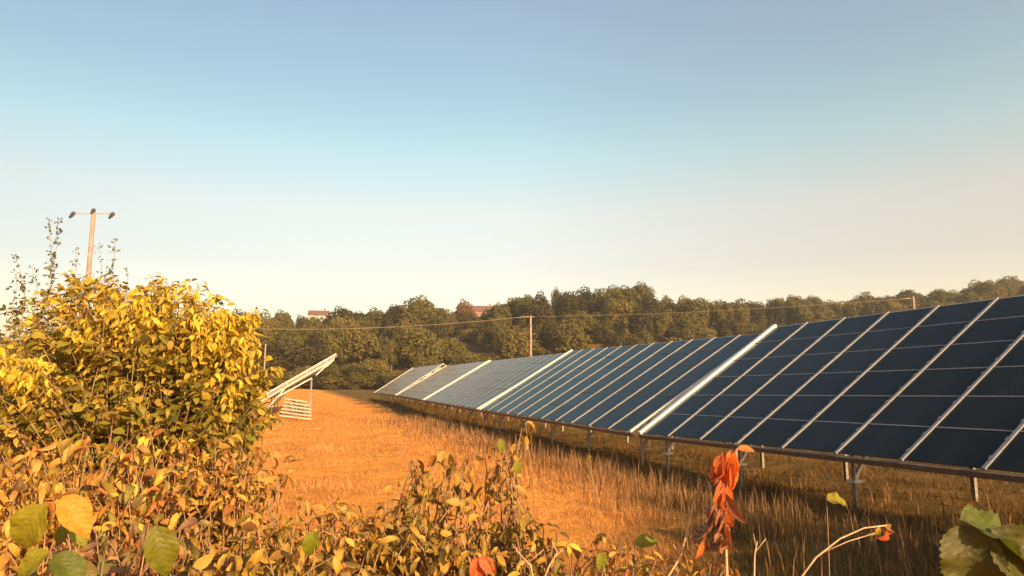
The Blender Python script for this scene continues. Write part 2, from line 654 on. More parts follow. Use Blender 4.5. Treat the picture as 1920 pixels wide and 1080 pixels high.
top1, low1 = at(175.5, 400, 30), at(166, 515, 30)
d1 = (low1 - top1) / (top1.z - low1.z)
b1 = top1 + d1 * (top1.z - gz(low1.x - .6, 30))
p1 = pole('tall wooden pole with a crossarm standing above the golden bush', top1, b1, .13, .085)
al, ar = at(139, 400, 30), at(211, 400, 30)
MB().beam(al, ar, .05, .05).build('crossarm', M_wire, p1, b1)
for px, py in ((137, 401), (175, 395), (211, 402)):
    c = at(px, py, 29.93)
    dn = Vector((-.16, 0, -.20)) if px != 175 else Vector((-.08, 0, -.16))
    pts = [c + Vector((.05, 0, .10))] + [c + dn * (k / 5) for k in range(6)]
    rr = [.05, .10, .06, .095, .05, .07, .02]
    MB().tube(pts, rr, 8).build('insulator', M_dark, p1, b1, True)

t2 = at(995, 592, 83)
b2 = Vector((t2.x, 83, gz(t2.x, 83)))
p2 = pole('slender pale pole carrying the wire in front of the wood, behind the panel row', t2, b2, .16, .12)
MB().beam(t2 + Vector((-.5, .2, -.15)), t2 + Vector((.5, -.2, -.15)), .1, .1).build('crossarm', M_pole, p2, b2)
t3 = at(1712, 556, 62)
b3 = Vector((t3.x, 62, gz(t3.x, 62)))
pole('pale pole whose tip shows above the near panel table at the far hill', t3, b3, .12, .09)
t4 = at(386, 610, 100)
b4 = Vector((t4.x, 100, gz(t4.x, 100)))
pole('pole at the wire end behind the golden bush', t4, b4, .15, .11)
t5 = at(498, 645, 95)
b5 = Vector((t5.x, 95, gz(t5.x, 95)))
pole('short pale pole just right of the golden bush, before the dark trees', t5, b5, .11, .09)


def wire(label, a, b, sag, r):
    pts = [a.lerp(b, k / 24) - Vector((0, 0, sag * 4 * (k / 24) * (1 - k / 24))) for k in range(25)]
    o = MB().tube(pts, [r] * 25, 5).build('overhead_wire', M_wire, None, (0, 0, 0), True)
    tag(o, label, 'wire', 'overhead wires')


wire('sagging wire from the slender pole leftward to the golden bush', t4 - Vector((0, 0, .2)), t2 - Vector((.3, 0, .1)), .9, .03)
wire('wire from the slender pole rightward above the panel row', t2 - Vector((-.3, 0, .1)), t3 - Vector((0, 0, .15)), .35, .018)

# ------------------------------------------------------------------ trees on the hillside
TREE_COLS = {
    'olive': [(0.050, 0.049, 0.011), (0.088, 0.080, 0.017), (0.068, 0.062, 0.013), (0.114, 0.093, 0.021)],
    'dark': [(0.026, 0.025, 0.007), (0.043, 0.036, 0.010), (0.055, 0.044, 0.012)],
    'light': [(0.118, 0.096, 0.021), (0.147, 0.114, 0.026), (0.096, 0.077, 0.019)],
    'shade': [(0.020, 0.015, 0.007), (0.027, 0.019, 0.009)],  # near-black crown colour stands in for a hollow of shade in the wood
    'rust': [(0.118, 0.057, 0.025), (0.147, 0.069, 0.026), (0.096, 0.048, 0.021)]}


def crown_mat(name, cols):
    m, n, l, p = material('crown_' + name)
    oi = n.new('ShaderNodeObjectInfo')
    gm = n.new('ShaderNodeNewGeometry')
    r = ramp_node(n, [(i / (len(cols) - 1), c) for i, c in enumerate(cols)])
    ad = n.new('ShaderNodeMath')
    ad.operation = 'MULTIPLY_ADD'
    l.new(gm.outputs['Random Per Island'], ad.inputs[0])
    ad.inputs[1].default_value = .45
    l.new(oi.outputs['Random'], ad.inputs[2])
    fr = n.new('ShaderNodeMath')
    fr.operation = 'PINGPONG'
    fr.inputs[1].default_value = 1
    l.new(ad.outputs[0], fr.inputs[0])
    l.new(fr.outputs[0], r.inputs[0])
    l.new(r.outputs[0], p.inputs['Base Color'])
    p.inputs['Roughness'].default_value = .7
    p.inputs['Specular IOR Level'].default_value = .15
    t = n.new('ShaderNodeBsdfTranslucent')
    l.new(r.outputs[0], t.inputs['Color'])
    ms = n.new('ShaderNodeMixShader')
    ms.inputs[0].default_value = .25
    l.new(p.outputs[0], ms.inputs[1])
    l.new(t.outputs[0], ms.inputs[2])
    l.new(ms.outputs[0], n['Material Output'].inputs['Surface'])
    return m


CM = {k: crown_mat(k, v) for k, v in TREE_COLS.items()}


def crown_arrays(seed, nclump, nq, low, flat, qs):
    """leaf sprays on the shells of many clumps that make up a domed crown; unit height, radius about .47"""
    g = np.random.default_rng(seed)
    P, N, S = [], [], []
    cz, hz = (low + 1) / 2, (1 - low) / 2
    for c in range(nclump):
        u = 1 - 1.55 * (c + .5) / nclump          # from the top round to below the widest part
        t = c * 2.399 + g.normal(0, .5)
        rh = math.sqrt(max(0, 1 - u * u)) ** flat
        k0 = g.uniform(.62, .86)
        ctr = np.array([.36 * rh * k0 * math.cos(t), .36 * rh * k0 * math.sin(t), cz + hz * u * k0 * .85])
        cr = g.uniform(.11, .20)
        k = int(nq * (cr / .15) ** 2)
        d = g.normal(size=(k, 3))
        d /= np.linalg.norm(d, axis=1)[:, None]
        lump = 1 + .16 * np.sin(d[:, 0] * 7 + c) * np.sin(d[:, 1] * 6 + 2 * c) + .1 * np.sin(d[:, 2] * 9 + c)
        q = ctr + d * (cr * lump * g.uniform(.86, 1.08, k))[:, None] * np.array([1, 1, .85])
        P.append(q)
        N.append(d + g.normal(0, .33, (k, 3)))
        S.append(g.uniform(.6, 1.3, k) * qs)
    P, N, S = np.concatenate(P), np.concatenate(N), np.concatenate(S)
    P[:, 2] = low * .6 + (P[:, 2] - P[:, 2].min()) / (np.quantile(P[:, 2], .998) - P[:, 2].min()) * (1 - low * .6)
    N /= np.linalg.norm(N, axis=1)[:, None]
    a = np.cross(N, g.normal(size=N.shape))
    a /= np.linalg.norm(a, axis=1)[:, None]
    b = np.cross(N, a)
    V = np.stack([P - a * S[:, None], P - b * S[:, None] * .7 + N * S[:, None] * .15, P + a * S[:, None], P + b * S[:, None] * .7 - N * S[:, None] * .25], 1).reshape(-1, 3)
    Fq = np.arange(len(V)).reshape(-1, 4)
    return V, Fq


CROWNS = {}
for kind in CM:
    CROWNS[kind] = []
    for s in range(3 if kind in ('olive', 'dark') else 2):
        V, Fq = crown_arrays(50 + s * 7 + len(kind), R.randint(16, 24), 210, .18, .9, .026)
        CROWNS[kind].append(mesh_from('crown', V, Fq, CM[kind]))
def zone(px, r=0):
    h = 'lower' if r < 145 else 'middle' if r < 163 else 'upper'
    if px < 590:
        z_ = 'between the golden bush and the end-on panel table'
    elif px < 720:
        z_ = 'above the end-on panel table tip'
    elif px < 850:
        z_ = 'below the broad round-topped tree'
    elif px < 990:
        z_ = 'just left of the slender pole'
    elif px < 1130:
        z_ = 'just right of the slender pole'
    elif px < 1260:
        z_ = 'below the tallest ridge tree'
    elif px < 1420:
        z_ = 'behind the second panel table'
    else:
        z_ = 'behind the bright end bars'
    return z_, 'slope trees', h


V, Fq = crown_arrays(5, 26, 230, .2, .9, .024)
ROUND = mesh_from('crown', V, Fq, CM['olive'])
ROUND_R = mesh_from('crown', V, Fq, CM['rust'])
SHRUBS = []
for s in range(3):
    V, Fq = crown_arrays(90 + s, 16, 170, .0, .7, .030)
    SHRUBS.append(V)
SHRUB_ME = {k: [mesh_from('foliage', V, np.arange(len(V)).reshape(-1, 4), CM[k]) for V in SHRUBS] for k in ('olive', 'light', 'dark')}
M_pale = crown_mat('pale', [(.45, .36, .16), (.55, .45, .22), (.35, .28, .12)])
PALE_ME = mesh_from('foliage', SHRUBS[1], np.arange(len(SHRUBS[1])).reshape(-1, 4), M_pale)


def trunk_mesh(seed):
    g = random.Random(seed)
    mb = MB()
    mb.tube([(0, 0, -.06), (.01, 0, .12), (g.uniform(-.02, .02), g.uniform(-.02, .02), .35), (g.uniform(-.03, .03), 0, .62)], [.034, .026, .018, .008], 7)
    for k in range(4):
        t = k * 1.7 + g.random()
        z = .2 + .09 * k
        mb.tube([(0, 0, z), (.10 * math.cos(t), .10 * math.sin(t), z + .11), (.2 * math.cos(t), .2 * math.sin(t), z + .24)], [.012, .008, .004], 5)
    return mesh_from('trunk', mb.V, mb.F, M_bark, True)


TRUNKS = [trunk_mesh(s) for s in range(3)]


def tree(x, y, h, w, crown, label, group, name='tree', cat='tree', trunk=True, zoff=-.15):
    z = gz(x, y) + zoff
    o = empty(name, (x, y, z), label, cat, group)
    rz = R.uniform(0, 6.28)
    m4 = Matrix.Rotation(R.uniform(-.09, .09), 4, 'X') @ Matrix.Rotation(rz, 4, 'Z') @ Matrix.Diagonal((w / .95 * R.uniform(.85, 1.18), w / .95 * R.uniform(.85, 1.18), h, 1))
    link('crown' if trunk else 'foliage', crown, o, mat4=m4)
    if trunk:
        link('trunk', TRUNKS[R.randrange(3)], o, mat4=Matrix.Rotation(rz, 4, 'Z') @ Matrix.Diagonal((h, h, h, 1)))
    return o


def ridge_tree(px, top, wpx, kind, label, Y=None, crown=None, group=None, name='tree', extra=0):
    a = math.atan((px - 960) / F)
    Yd = Y if Y else float(ridge_r(a)) * math.cos(a)
    p = at(px, top, Yd)
    z = gz(p.x, Yd)
    h = max(3.0, p.z - z) + .15
    w = wpx / F * Yd
    return tree(p.x, Yd, h, w, crown or R.choice(CROWNS[kind]), label, group, name)


ridge_tree(788, 556, 74, 'olive', 'broad round-topped tree standing above the skyline left of the rust-coloured dome tree', crown=ROUND, Y=170)
ridge_tree(826, 577, 34, 'olive', 'smaller tree joined to the lower side of the broad round-topped skyline tree', Y=172)
ridge_tree(870, 562, 44, 'rust', 'rust brown dome-shaped tree on the skyline beside the long red-roofed building', crown=ROUND_R, Y=200)
ridge_tree(846, 586, 30, 'olive', 'low skyline tree in the dip between the round-topped and the rust-coloured trees', Y=180)
ridge_tree(1043, 539, 26, 'olive', 'thin little tree sticking up alone above the ridge wood', Y=188)
ridge_tree(1200, 529, 52, 'olive', 'tallest ridge tree with a high flat crown above the wood', Y=182)
ridge_tree(1152, 536, 56, 'olive', 'big ridge tree just left of the tallest one', Y=184)
ridge_tree(1092, 539, 60, 'dark', 'big dark ridge tree with a deep shadow beneath, right of the thin little tree', Y=180)
ridge_tree(590, 622, 36, 'shade', 'conical tree with shade painted into its crown, lower slope above the end-on panel table', Y=128)
ridge_tree(575, 630, 30, 'dark', 'dark tree close beside the shade-painted one above the end-on panel table', Y=134)

SKY = [(455, 592, 50), (490, 588, 46), (530, 583, 50), (565, 590, 36), (640, 576, 48), (672, 584, 44), (705, 579, 50), (740, 582, 50),
       (932, 567, 34), (962, 560, 40), (990, 552, 44), (1012, 549, 40), (1065, 545, 44), (1125, 542, 44), (1175, 536, 46),
       (1222, 553, 36), (1250, 553, 40), (1282, 556, 42), (1318, 559, 42), (1352, 562, 40), (1388, 561, 40), (1420, 566, 40), (1450, 563, 40), (1478, 561, 36), (1505, 564, 34)]
for px, ty, w in SKY:
    q_ = [q[0] for q in SKY].index(px)
    ORD = ['first', 'second', 'third', 'fourth', 'fifth', 'sixth', 'seventh', 'eighth', 'ninth', 'tenth', 'eleventh']
    if px < 600:
        lab, gp = ORD[3 - q_] + ' skyline tree leftward of the small white house', 'skyline trees left of the white house'
    elif px < 760:
        lab, gp = ORD[q_ - 4] + ' skyline tree rightward of the small white house', 'skyline trees right of the white house'
    elif px < 1230:
        lab, gp = ORD[q_ - 8] + ' ridge tree rightward of the long red-roofed building, near the slender pole', 'ridge wood trees'
    else:
        lab, gp = ORD[q_ - 15] + ' skyline tree rightward of the tallest ridge tree', 'lower skyline trees'
    ridge_tree(px, ty + R.uniform(-2, 2), w * R.uniform(1.05, 1.3), R.choice(['olive', 'olive', 'dark']), lab, Y=R.uniform(165, 186), group=gp)

for px, ty in ((850, 592), (868, 588), (888, 588), (907, 587), (925, 584)):
    ridge_tree(px, ty, 30, 'olive', 'low tree just below the rust-coloured dome tree and the long red-roofed building', Y=186, group='trees below the red-roofed building')
for px, ty in ((580, 594), (597, 594), (615, 592)):
    ridge_tree(px, ty, 28, 'olive', 'low tree right in front of the small white house', Y=180, group='trees before the white house')

# undergrowth along the crest of the ridge
for k in range(90):
    px = 420 + k * 12.5 + R.uniform(-6, 6)
    if 583 < px < 614 or 882 < px < 928:
        continue
    a = math.atan((px - 960) / F)
    r = float(ridge_r(a)) * R.uniform(.95, 1.0)
    tree(r * math.sin(a), r * math.cos(a), R.uniform(3.5, 7.0), R.uniform(6, 8.5), R.choice(SHRUB_ME[R.choice(['olive', 'dark', 'dark'])]),
         'bush on the ridge crest ' + zone(px)[0], 'crest undergrowth', 'shrub', 'shrub', False)

# far wooded hill
for k in range(110):
    px = 1490 + (k % 55) * 8.3 + R.uniform(-4, 4)
    a = math.atan((px - 960) / F)
    rr = float(ridge_r(a)) * math.cos(a)
    row = k // 55
    top = float(np.interp(a, RX, RY))
    if row == 0:
        ridge_tree(px, top + 7 + R.uniform(-3, 3), R.uniform(22, 36), R.choice(['olive', 'dark', 'olive']), 'small skyline tree on the far wooded hill above the near panel table',
                   Y=rr * R.uniform(.93, 1), group='far hill skyline trees')
    else:
        f = R.uniform(.55, .9)
        x, y = math.tan(a) * rr * f, rr * f
        tree(x, y, R.uniform(7, 9.5), R.uniform(6.5, 9), R.choice(CROWNS[R.choice(['olive', 'light', 'dark', 'olive'])]),
             'small tree on the face of the far hill behind the near panel table', 'far hill face trees')

# slope between field and skyline
pts = []
tries = 0
while len(pts) < 150 and tries < 20000:
    tries += 1
    px = R.uniform(400, 1560)
    a = math.atan((px - 960) / F)
    f = R.uniform(0, 1) ** .9
    r = 122 + f * (float(ridge_r(a)) - 132)
    x, y = r * math.sin(a), r * math.cos(a)
    if 840 < px < 880 and 150 < r < 178:
        continue
    if 840 < px < 930 and r > 184:
        continue
    if 575 < px < 615 and r > 178:
        continue
    if any((x - q[0]) ** 2 + (y - q[1]) ** 2 < (4.0 if r < 150 else 5.0) ** 2 for q in pts):
        continue
    pts.append((x, y, px, r))
for x, y, px, r in pts:
    wh, gp, hh_ = zone(px, r)
    low = r < 133
    if low or (R.random() < .25):
        k = R.choice(['light', 'light', 'olive'])
        tree(x, y, R.uniform(3.0, 5.0), R.uniform(5.5, 8), R.choice(SHRUB_ME[k]), dict(olive='olive', light='pale olive')[k] + ' shrub on the ' + hh_ + ' slope ' + wh, 'shrubs of the slope', 'shrub', 'shrub', False)
    else:
        k = R.choice(['olive', 'olive', 'dark', 'dark', 'light', 'olive'])
        tree(x, y, R.choice((R.uniform(5, 7), R.uniform(6, 9.5))), R.uniform(5, 10.5), R.choice(CROWNS[k]), dict(olive='olive', dark='dark', light='pale olive')[k] + ' tree on the ' + hh_ + ' slope ' + wh, gp)

# the wood goes on behind the golden bush
for k in range(46):
    px = -330 + k * 16.5 + R.uniform(-8, 8)
    a = math.atan((px - 960) / F)
    r = R.uniform(124, 150) if k % 2 else R.uniform(160, 184)
    tree(r * math.sin(a), r * math.cos(a), R.uniform(4.5, 6.5), R.uniform(7, 10.5), R.choice(CROWNS[R.choice(['olive', 'dark', 'olive', 'light'])]),
         'tree of the far wood hidden behind the big golden bush', 'trees behind the golden bush')

# thicket along the far field edge
for k in range(70):
    px = 380 + k * 17 + R.uniform(-8, 8)
    a = math.atan((px - 960) / F)
    r = R.uniform(112, 121)
    k_ = R.choice(['light', 'light', 'olive', 'olive', 'dark'])
    side = zone(px)[0]
    tree(r * math.sin(a), r * math.cos(a), R.uniform(1.8, 4.2), R.uniform(4.5, 7.5), R.choice(SHRUB_ME[k_]),
         dict(olive='olive', light='pale olive', dark='dark')[k_] + ' shrub on the field edge ' + side, 'field edge shrubs', 'shrub', 'shrub', False)

pb = at(562, 742, 33)
tree(pb.x, 33, .8, 1.15, PALE_ME, 'pale dry brush heap under the end-on panel table, behind the stripe bars', None, 'brush_heap', 'brush heap', False, -.03)

# ------------------------------------------------------------------ buildings on the ridge
def house(px, eave_px, ridge_px, wpx, Y, wall_m, label, yaw=0.2):
    c = at(px, eave_px, Y)
    g = gz(c.x, Y) - .3
    W, D = wpx / F * Y, 6.0
    H, RHt = c.z, at(px, ridge_px, Y).z
    o = empty('house', (c.x, Y, g), label, 'house')
    o.rotation_euler = (0, 0, yaw)
    hz, rz = H - g, RHt - g
    V = [(-W / 2, -D / 2, 0), (W / 2, -D / 2, 0), (W / 2, D / 2, 0), (-W / 2, D / 2, 0), (-W / 2, -D / 2, hz), (W / 2, -D / 2, hz), (W / 2, D / 2, hz), (-W / 2, D / 2, hz), (-W / 2, 0, rz - .15), (W / 2, 0, rz - .15)]
    link('wall', mesh_from('wall', V, [(0, 1, 5, 4), (1, 2, 6, 9, 5), (2, 3, 7, 6), (3, 0, 4, 8, 7)], wall_m), o)
    e = .35
    s = (rz - hz) / (D / 2)
    V = []
    for zz in (0, .12):
        V += [(-W / 2 - e, -D / 2 - e, hz - e * s + zz), (W / 2 + e, -D / 2 - e, hz - e * s + zz), (W / 2 + e, 0, rz + zz), (-W / 2 - e, 0, rz + zz), (W / 2 + e, D / 2 + e, hz - e * s + zz), (-W / 2 - e, D / 2 + e, hz - e * s + zz)]
    link('roof', mesh_from('roof', V, [(6, 7, 8, 9), (9, 8, 10, 11), (0, 3, 2, 1), (3, 5, 4, 2), (0, 1, 7, 6), (4, 5, 11, 10), (1, 2, 8, 7), (2, 4, 10, 8), (0, 6, 9, 3), (3, 9, 11, 5)], M_tile), o)
    MB().beam((W * .3, 0, rz - .4), (W * .3, 0, rz + .8), .6, .6).build('chimney', M_brick, o)
    for k in (-.25, .2):
        fr = MB().beam((W * k - .5, -D / 2 - .02, hz - 1.0), (W * k + .5, -D / 2 - .02, hz - 1.0), .1, 1.1).build('window', M_render, o)
        MB().beam((W * k - .42, -D / 2 - .075, hz - 1.0), (W * k + .42, -D / 2 - .075, hz - 1.0), .02, .95).build('pane', M_glass, fr)
    return o


house(598, 592, 583, 34, 196, M_render, 'small white house with a red roof peeping over the trees above the end-on panel table')
house(903, 584, 574, 52, 215, M_brick, 'long low red-roofed building on the skyline right of the rust-coloured dome tree', 0.05)

# ------------------------------------------------------------------ leaves
def leaf_proto(W, fold, curl, twist=0.0, nx=2, ny=6, tip=.9, serr=0.0, wave=0.0):
    """unit-length leaf: base at the origin, blade along +Y, upper face +Z; curl bends it along its length"""
    V = []
    th, py, pz = 0.0, 0.0, 0.0
    prev = 0.0
    cols = 2 * nx + 1
    for j in range(ny + 1):
        t = j / ny
        w = W * .5 * (math.sin(math.pi * t ** .72) ** tip if 0 < t < 1 else .012)
        if serr and j % 2:
            w *= 1 - serr
        ds = t - prev
        prev = t
        th = -curl * t
        py += ds * math.cos(th)
        pz += ds * math.sin(th)
        for i in range(cols):
            s = (i - nx) / nx
            x = s * w * math.cos(fold)
            up = abs(s) * w * math.sin(fold) + wave * w * math.sin(t * 17 + (2 if s > 0 else 0)) * abs(s)
            tw = twist * t
            xx, uu = x * math.cos(tw) - up * math.sin(tw), x * math.sin(tw) + up * math.cos(tw)
            V.append((xx, py - uu * math.sin(th), pz + uu * math.cos(th)))
    Fc = [(j * cols + i, j * cols + i + 1, (j + 1) * cols + i + 1, (j + 1) * cols + i) for j in range(ny) for i in range(cols - 1)]
    return np.array(V), np.array(Fc)


PROTO = {
    'oval': leaf_proto(.52, .25, .7, nx=1, ny=5),
    'round': leaf_proto(.85, .12, .25, nx=1, ny=5, tip=.7),
    'droop': leaf_proto(.36, .45, 1.9, .3, nx=1, ny=6),
    'hook': leaf_proto(.31, .6, 2.7, -.4, nx=1, ny=6),
    'narrow': leaf_proto(.30, .35, .9, .2, nx=1, ny=5),
    'crumple': leaf_proto(.42, .75, 1.6, .9, nx=1, ny=5, wave=.4),
    'big': leaf_proto(.60, .34, .9, .25, nx=3, ny=16, tip=1.1, serr=.04, wave=.09),
    'bramble': leaf_proto(.80, .34, 1.0, .05, nx=4, ny=30, tip=.85, serr=.10, wave=.13)}
_me_cache = {}


def leaf_mesh(kind, mat):
    k = (kind, mat.name)
    if k not in _me_cache:
        V, Fc = PROTO[kind]
        _me_cache[k] = mesh_from('leaf', V, Fc, mat, True)
    return _me_cache[k]


def frames(D, N):
    D = D / np.linalg.norm(D, axis=1)[:, None]
    X = np.cross(D, N)
    X /= np.linalg.norm(X, axis=1)[:, None] + 1e-9
    Z = np.cross(X, D)
    return np.stack([X, D, Z], 2)  # columns


def bake_leaves(P, Rm, S, kinds, names):
    VV, FF, off = [], [], 0
    for kn in names:
        idx = np.nonzero(kinds == kn)[0]
        if len(idx) == 0:
            continue
        V, Fc = PROTO[kn]
        W = np.einsum('nij,vj->nvi', Rm[idx], V) * S[idx][:, None, None] + P[idx][:, None, :]
        n, v = len(idx), len(V)
        VV.append(W.reshape(-1, 3))
        FF.append((Fc[None] + (np.arange(n) * v)[:, None, None]).reshape(-1, 4) + off)
        off += n * v
    return np.concatenate(VV), np.concatenate(FF)


def ipos(p):
    return np.array([p[0], p[1], p[2]])


def shrub(name, label, cat, blobs, n_br, n_lf, size, kinds, mat, base=None, parts=150, seed=0, droop=.5, outw=.6, group=None, stem_mat=None, spread=.15, rad=.006, near_only=True, tmin=.35, sticks=True, upf=.55):
    """blobs: (px, py, depth, half width px, half height px, half depth m) of the masses that its branches fill"""
    g = np.random.default_rng(seed)
    C = np.array([ipos(at(b[0], b[1], b[2])) for b in blobs])
    RD = np.array([[b[3] / F * b[2], b[5], b[4] / F * b[2]] for b in blobs])
    wts = np.array([b[3] * b[4] for b in blobs], float)
    wts /= wts.sum()
    if base is None:
        m = (C * wts[:, None]).sum(0)
        base = (m[0], m[1])
    bz = gz(*base)
    o = empty(name, (base[0], base[1], bz), label, cat, group)
    org = np.array([base[0], base[1], bz])
    mb = MB()
    P, D, N, S = [], [], [], []
    main = []
    for b in range(n_br):
        q = g.choice(len(blobs), p=wts)
        d = g.normal(size=3)
        d /= np.linalg.norm(d)
        tip = C[q] + d * RD[q] * g.uniform(.25, 1.0) ** .5
        tip[2] = max(tip[2], bz + .05)
        p0 = org + np.array([g.normal(0, spread), g.normal(0, spread), 0])
        mid = p0 * (1 - upf) + tip * upf
        mid[2] = max(p0[2], tip[2] * .82 + p0[2] * .18 + g.uniform(0, .12) * abs(tip[2] - p0[2]))
        mid[:2] += g.normal(0, .04, 2)
        tt = np.linspace(0, 1, 9)[:, None]
        cv = p0 * (1 - tt) ** 2 + 2 * mid * tt * (1 - tt) + tip * tt ** 2
        if sticks:
            mb.tube([Vector(x) for x in cv], list(np.linspace(rad, rad * .25, 9)), 4, False)
        k = max(2, int(n_lf * g.uniform(.7, 1.3)))
        t = tmin + (1 - tmin) * np.sort(g.random(k)) ** .75
        t[-1] = 1
        pos = p0 * ((1 - t) ** 2)[:, None] + 2 * mid * (t * (1 - t))[:, None] + tip * (t ** 2)[:, None]
        tan = 2 * (mid - p0) * (1 - t)[:, None] + 2 * (tip - mid) * t[:, None]
        tan /= np.linalg.norm(tan, axis=1)[:, None]
        phi = np.arange(k) * 2.4 + g.random() * 6.28
        side = np.stack([np.cos(phi), np.sin(phi), np.zeros(k)], 1)
        dd = side * outw + tan * .5 + np.array([0, 0, -droop]) + g.normal(0, .25, (k, 3))
        nn = np.array([0, 0, 1.0]) + side * .35 + g.normal(0, .45, (k, 3))
        P.append(pos + side * .01)
        D.append(dd)
        N.append(nn)
        S.append(size * g.uniform(.6, 1.3, k))
    P, D, N, S = map(np.concatenate, (P, D, N, S))
    Rm = frames(D, N)
    names = [k for k, _ in kinds]
    pr = np.array([w for _, w in kinds], float)
    K = g.choice(names, size=len(P), p=pr / pr.sum())
    px_size = S / np.maximum(.3, P[:, 1])
    order = np.argsort(-px_size * g.uniform(.85, 1.15, len(P)))
    sel = order[:parts]
    rest = order[parts:]
    for i in sel:
        m4 = Matrix.Identity(4)
        for a in range(3):
            for c in range(3):
                m4[a][c] = float(Rm[i, a, c] * S[i])
        m4.translation = Vector(P[i] - org)
        link('leaf', leaf_mesh(K[i], mat), o, mat4=m4)
    if len(rest):
        V, Fc = bake_leaves(P[rest] - org, Rm[rest], S[rest], K[rest], names)
        f = link('foliage', mesh_from('foliage', V, Fc, mat, True), o)
        f['kind'] = 'stuff'
    if sticks:
        st = mb.build('branches', stem_mat or M_brown, o, org, True)
        st['kind'] = 'stuff'
    return o


L_gold = leaf_mat('golden_leaf', [(0.703, 0.482, 0.047), (0.532, 0.347, 0.034), (0.380, 0.279, 0.028), (0.190, 0.174, 0.024), (0.646, 0.414, 0.043), (0.142, 0.140, 0.021), (0.475, 0.299, 0.034), (0.285, 0.231, 0.028)], .38)
L_green = leaf_mat('olive_green_leaf', [(.16, .15, .03), (.24, .19, .04), (.11, .12, .025), (.32, .24, .05)], .3)
L_mid = leaf_mat('dull_mixed_leaf', [(0.232, 0.152, 0.026), (0.423, 0.248, 0.037), (0.106, 0.081, 0.021), (0.466, 0.276, 0.047), (0.179, 0.133, 0.026), (0.285, 0.133, 0.031), (0.360, 0.257, 0.031)], .32)
L_tan = leaf_mat('curled_tan_leaf', [(0.489, 0.288, 0.068), (0.426, 0.205, 0.042), (0.298, 0.112, 0.031), (0.255, 0.186, 0.026), (0.532, 0.316, 0.053), (0.116, 0.060, 0.023)], .3)
L_red = leaf_mat('reddish_leaf', [(0.400, 0.156, 0.030), (0.275, 0.091, 0.030), (0.500, 0.286, 0.042), (0.213, 0.065, 0.029), (0.550, 0.377, 0.054), (0.213, 0.182, 0.030), (0.112, 0.065, 0.022)], .32)
L_dark = leaf_mat('dark_shaded_leaf', [(0.136, 0.068, 0.036), (0.218, 0.109, 0.048), (0.109, 0.095, 0.024), (0.299, 0.150, 0.060)], .2)  # leaf colours darkened for the shade at the foot of the thicket
L_lime = leaf_mat('yellow_green_leaf', [(0.211, 0.198, 0.015), (0.161, 0.174, 0.012), (0.260, 0.211, 0.019)], .4)
L_fresh = leaf_mat('green_broad_leaf', [(0.096, 0.106, 0.010), (0.125, 0.120, 0.010), (0.072, 0.091, 0.010)], .35)
L_yel = leaf_mat('yellow_broad_leaf', [(0.405, 0.228, 0.027), (0.372, 0.204, 0.020)], .35)
L_shadegreen = leaf_mat('shade_toned_green_leaf', [(0.056, 0.056, 0.010), (0.071, 0.064, 0.011)], .3)  # green leaf darkened in colour to put the bramble in shade
L_scar = leaf_mat('scarlet_leaf', [(0.440, 0.048, 0.024), (0.480, 0.112, 0.032)], .35)
L_orange = leaf_mat('withered_orange_leaf', [(0.612, 0.145, 0.034), (0.527, 0.111, 0.034)], .4)
L_rag = leaf_mat('ragged_orange_leaf', [(.85, .24, .04), (.72, .17, .035), (.50, .13, .045), (.85, .30, .06)], .5)
L_pink = leaf_mat('withered_pinkish_leaf', [(0.294, 0.130, 0.074), (0.252, 0.096, 0.055), (0.336, 0.171, 0.093)], .3)
L_spire = leaf_mat('dark_bract', [(.07, .08, .05), (.11, .11, .06), (.05, .06, .035)], .2)

GK = [('oval', 3), ('round', 2), ('droop', 3), ('narrow', 2.5)]
shrub('bush', 'large golden-leaved bush that fills the frame edge below the crossarm pole', 'bush',
      [(190, 590, 4.0, 120, 75, .45), (310, 580, 4.0, 110, 62, .4), (140, 560, 4.1, 70, 45, .35), (375, 635, 3.9, 95, 80, .4), (230, 680, 3.85, 170, 90, .4), (420, 695, 3.8, 90, 80, .35),
       (455, 586, 3.95, 42, 16, .12), (450, 600, 3.95, 50, 14, .12), (400, 555, 4.0, 30, 14, .12), (480, 668, 3.8, 46, 24, .18), (505, 690, 3.8, 22, 16, .1), (340, 527, 4.1, 40, 16, .15), (220, 522, 4.15, 110, 16, .25), (428, 735, 3.8, 48, 36, .2), (500, 780, 3.6, 36, 10, .1)],
      520, 26, .045, GK, L_gold, base=(-2.1, 4.1), parts=300, seed=1, droop=.45, tmin=.45)
L_olive = leaf_mat('olive_mixed_leaf', [(.20, .19, .025), (.32, .25, .03), (.085, .095, .016), (.46, .29, .045), (.14, .145, .02), (.26, .22, .028), (.36, .21, .035), (.07, .07, .015)], .35)
L_spray = leaf_mat('bright_yellow_leaf', [(0.702, 0.529, 0.062), (0.631, 0.441, 0.044), (0.544, 0.370, 0.040), (0.395, 0.299, 0.035)], .45)
shrub('bush', 'olive green leafy growth showing between the golden leaves of the big bush', 'bush',
      [(120, 640, 3.75, 110, 60, .3), (290, 660, 3.7, 120, 55, .3), (420, 720, 3.65, 70, 50, .25), (260, 590, 3.85, 60, 35, .25)],
      90, 18, .056, [('round', 4), ('oval', 3), ('droop', 1)], L_olive, base=(-2.2, 3.95), parts=150, seed=22, droop=.4, tmin=.55)
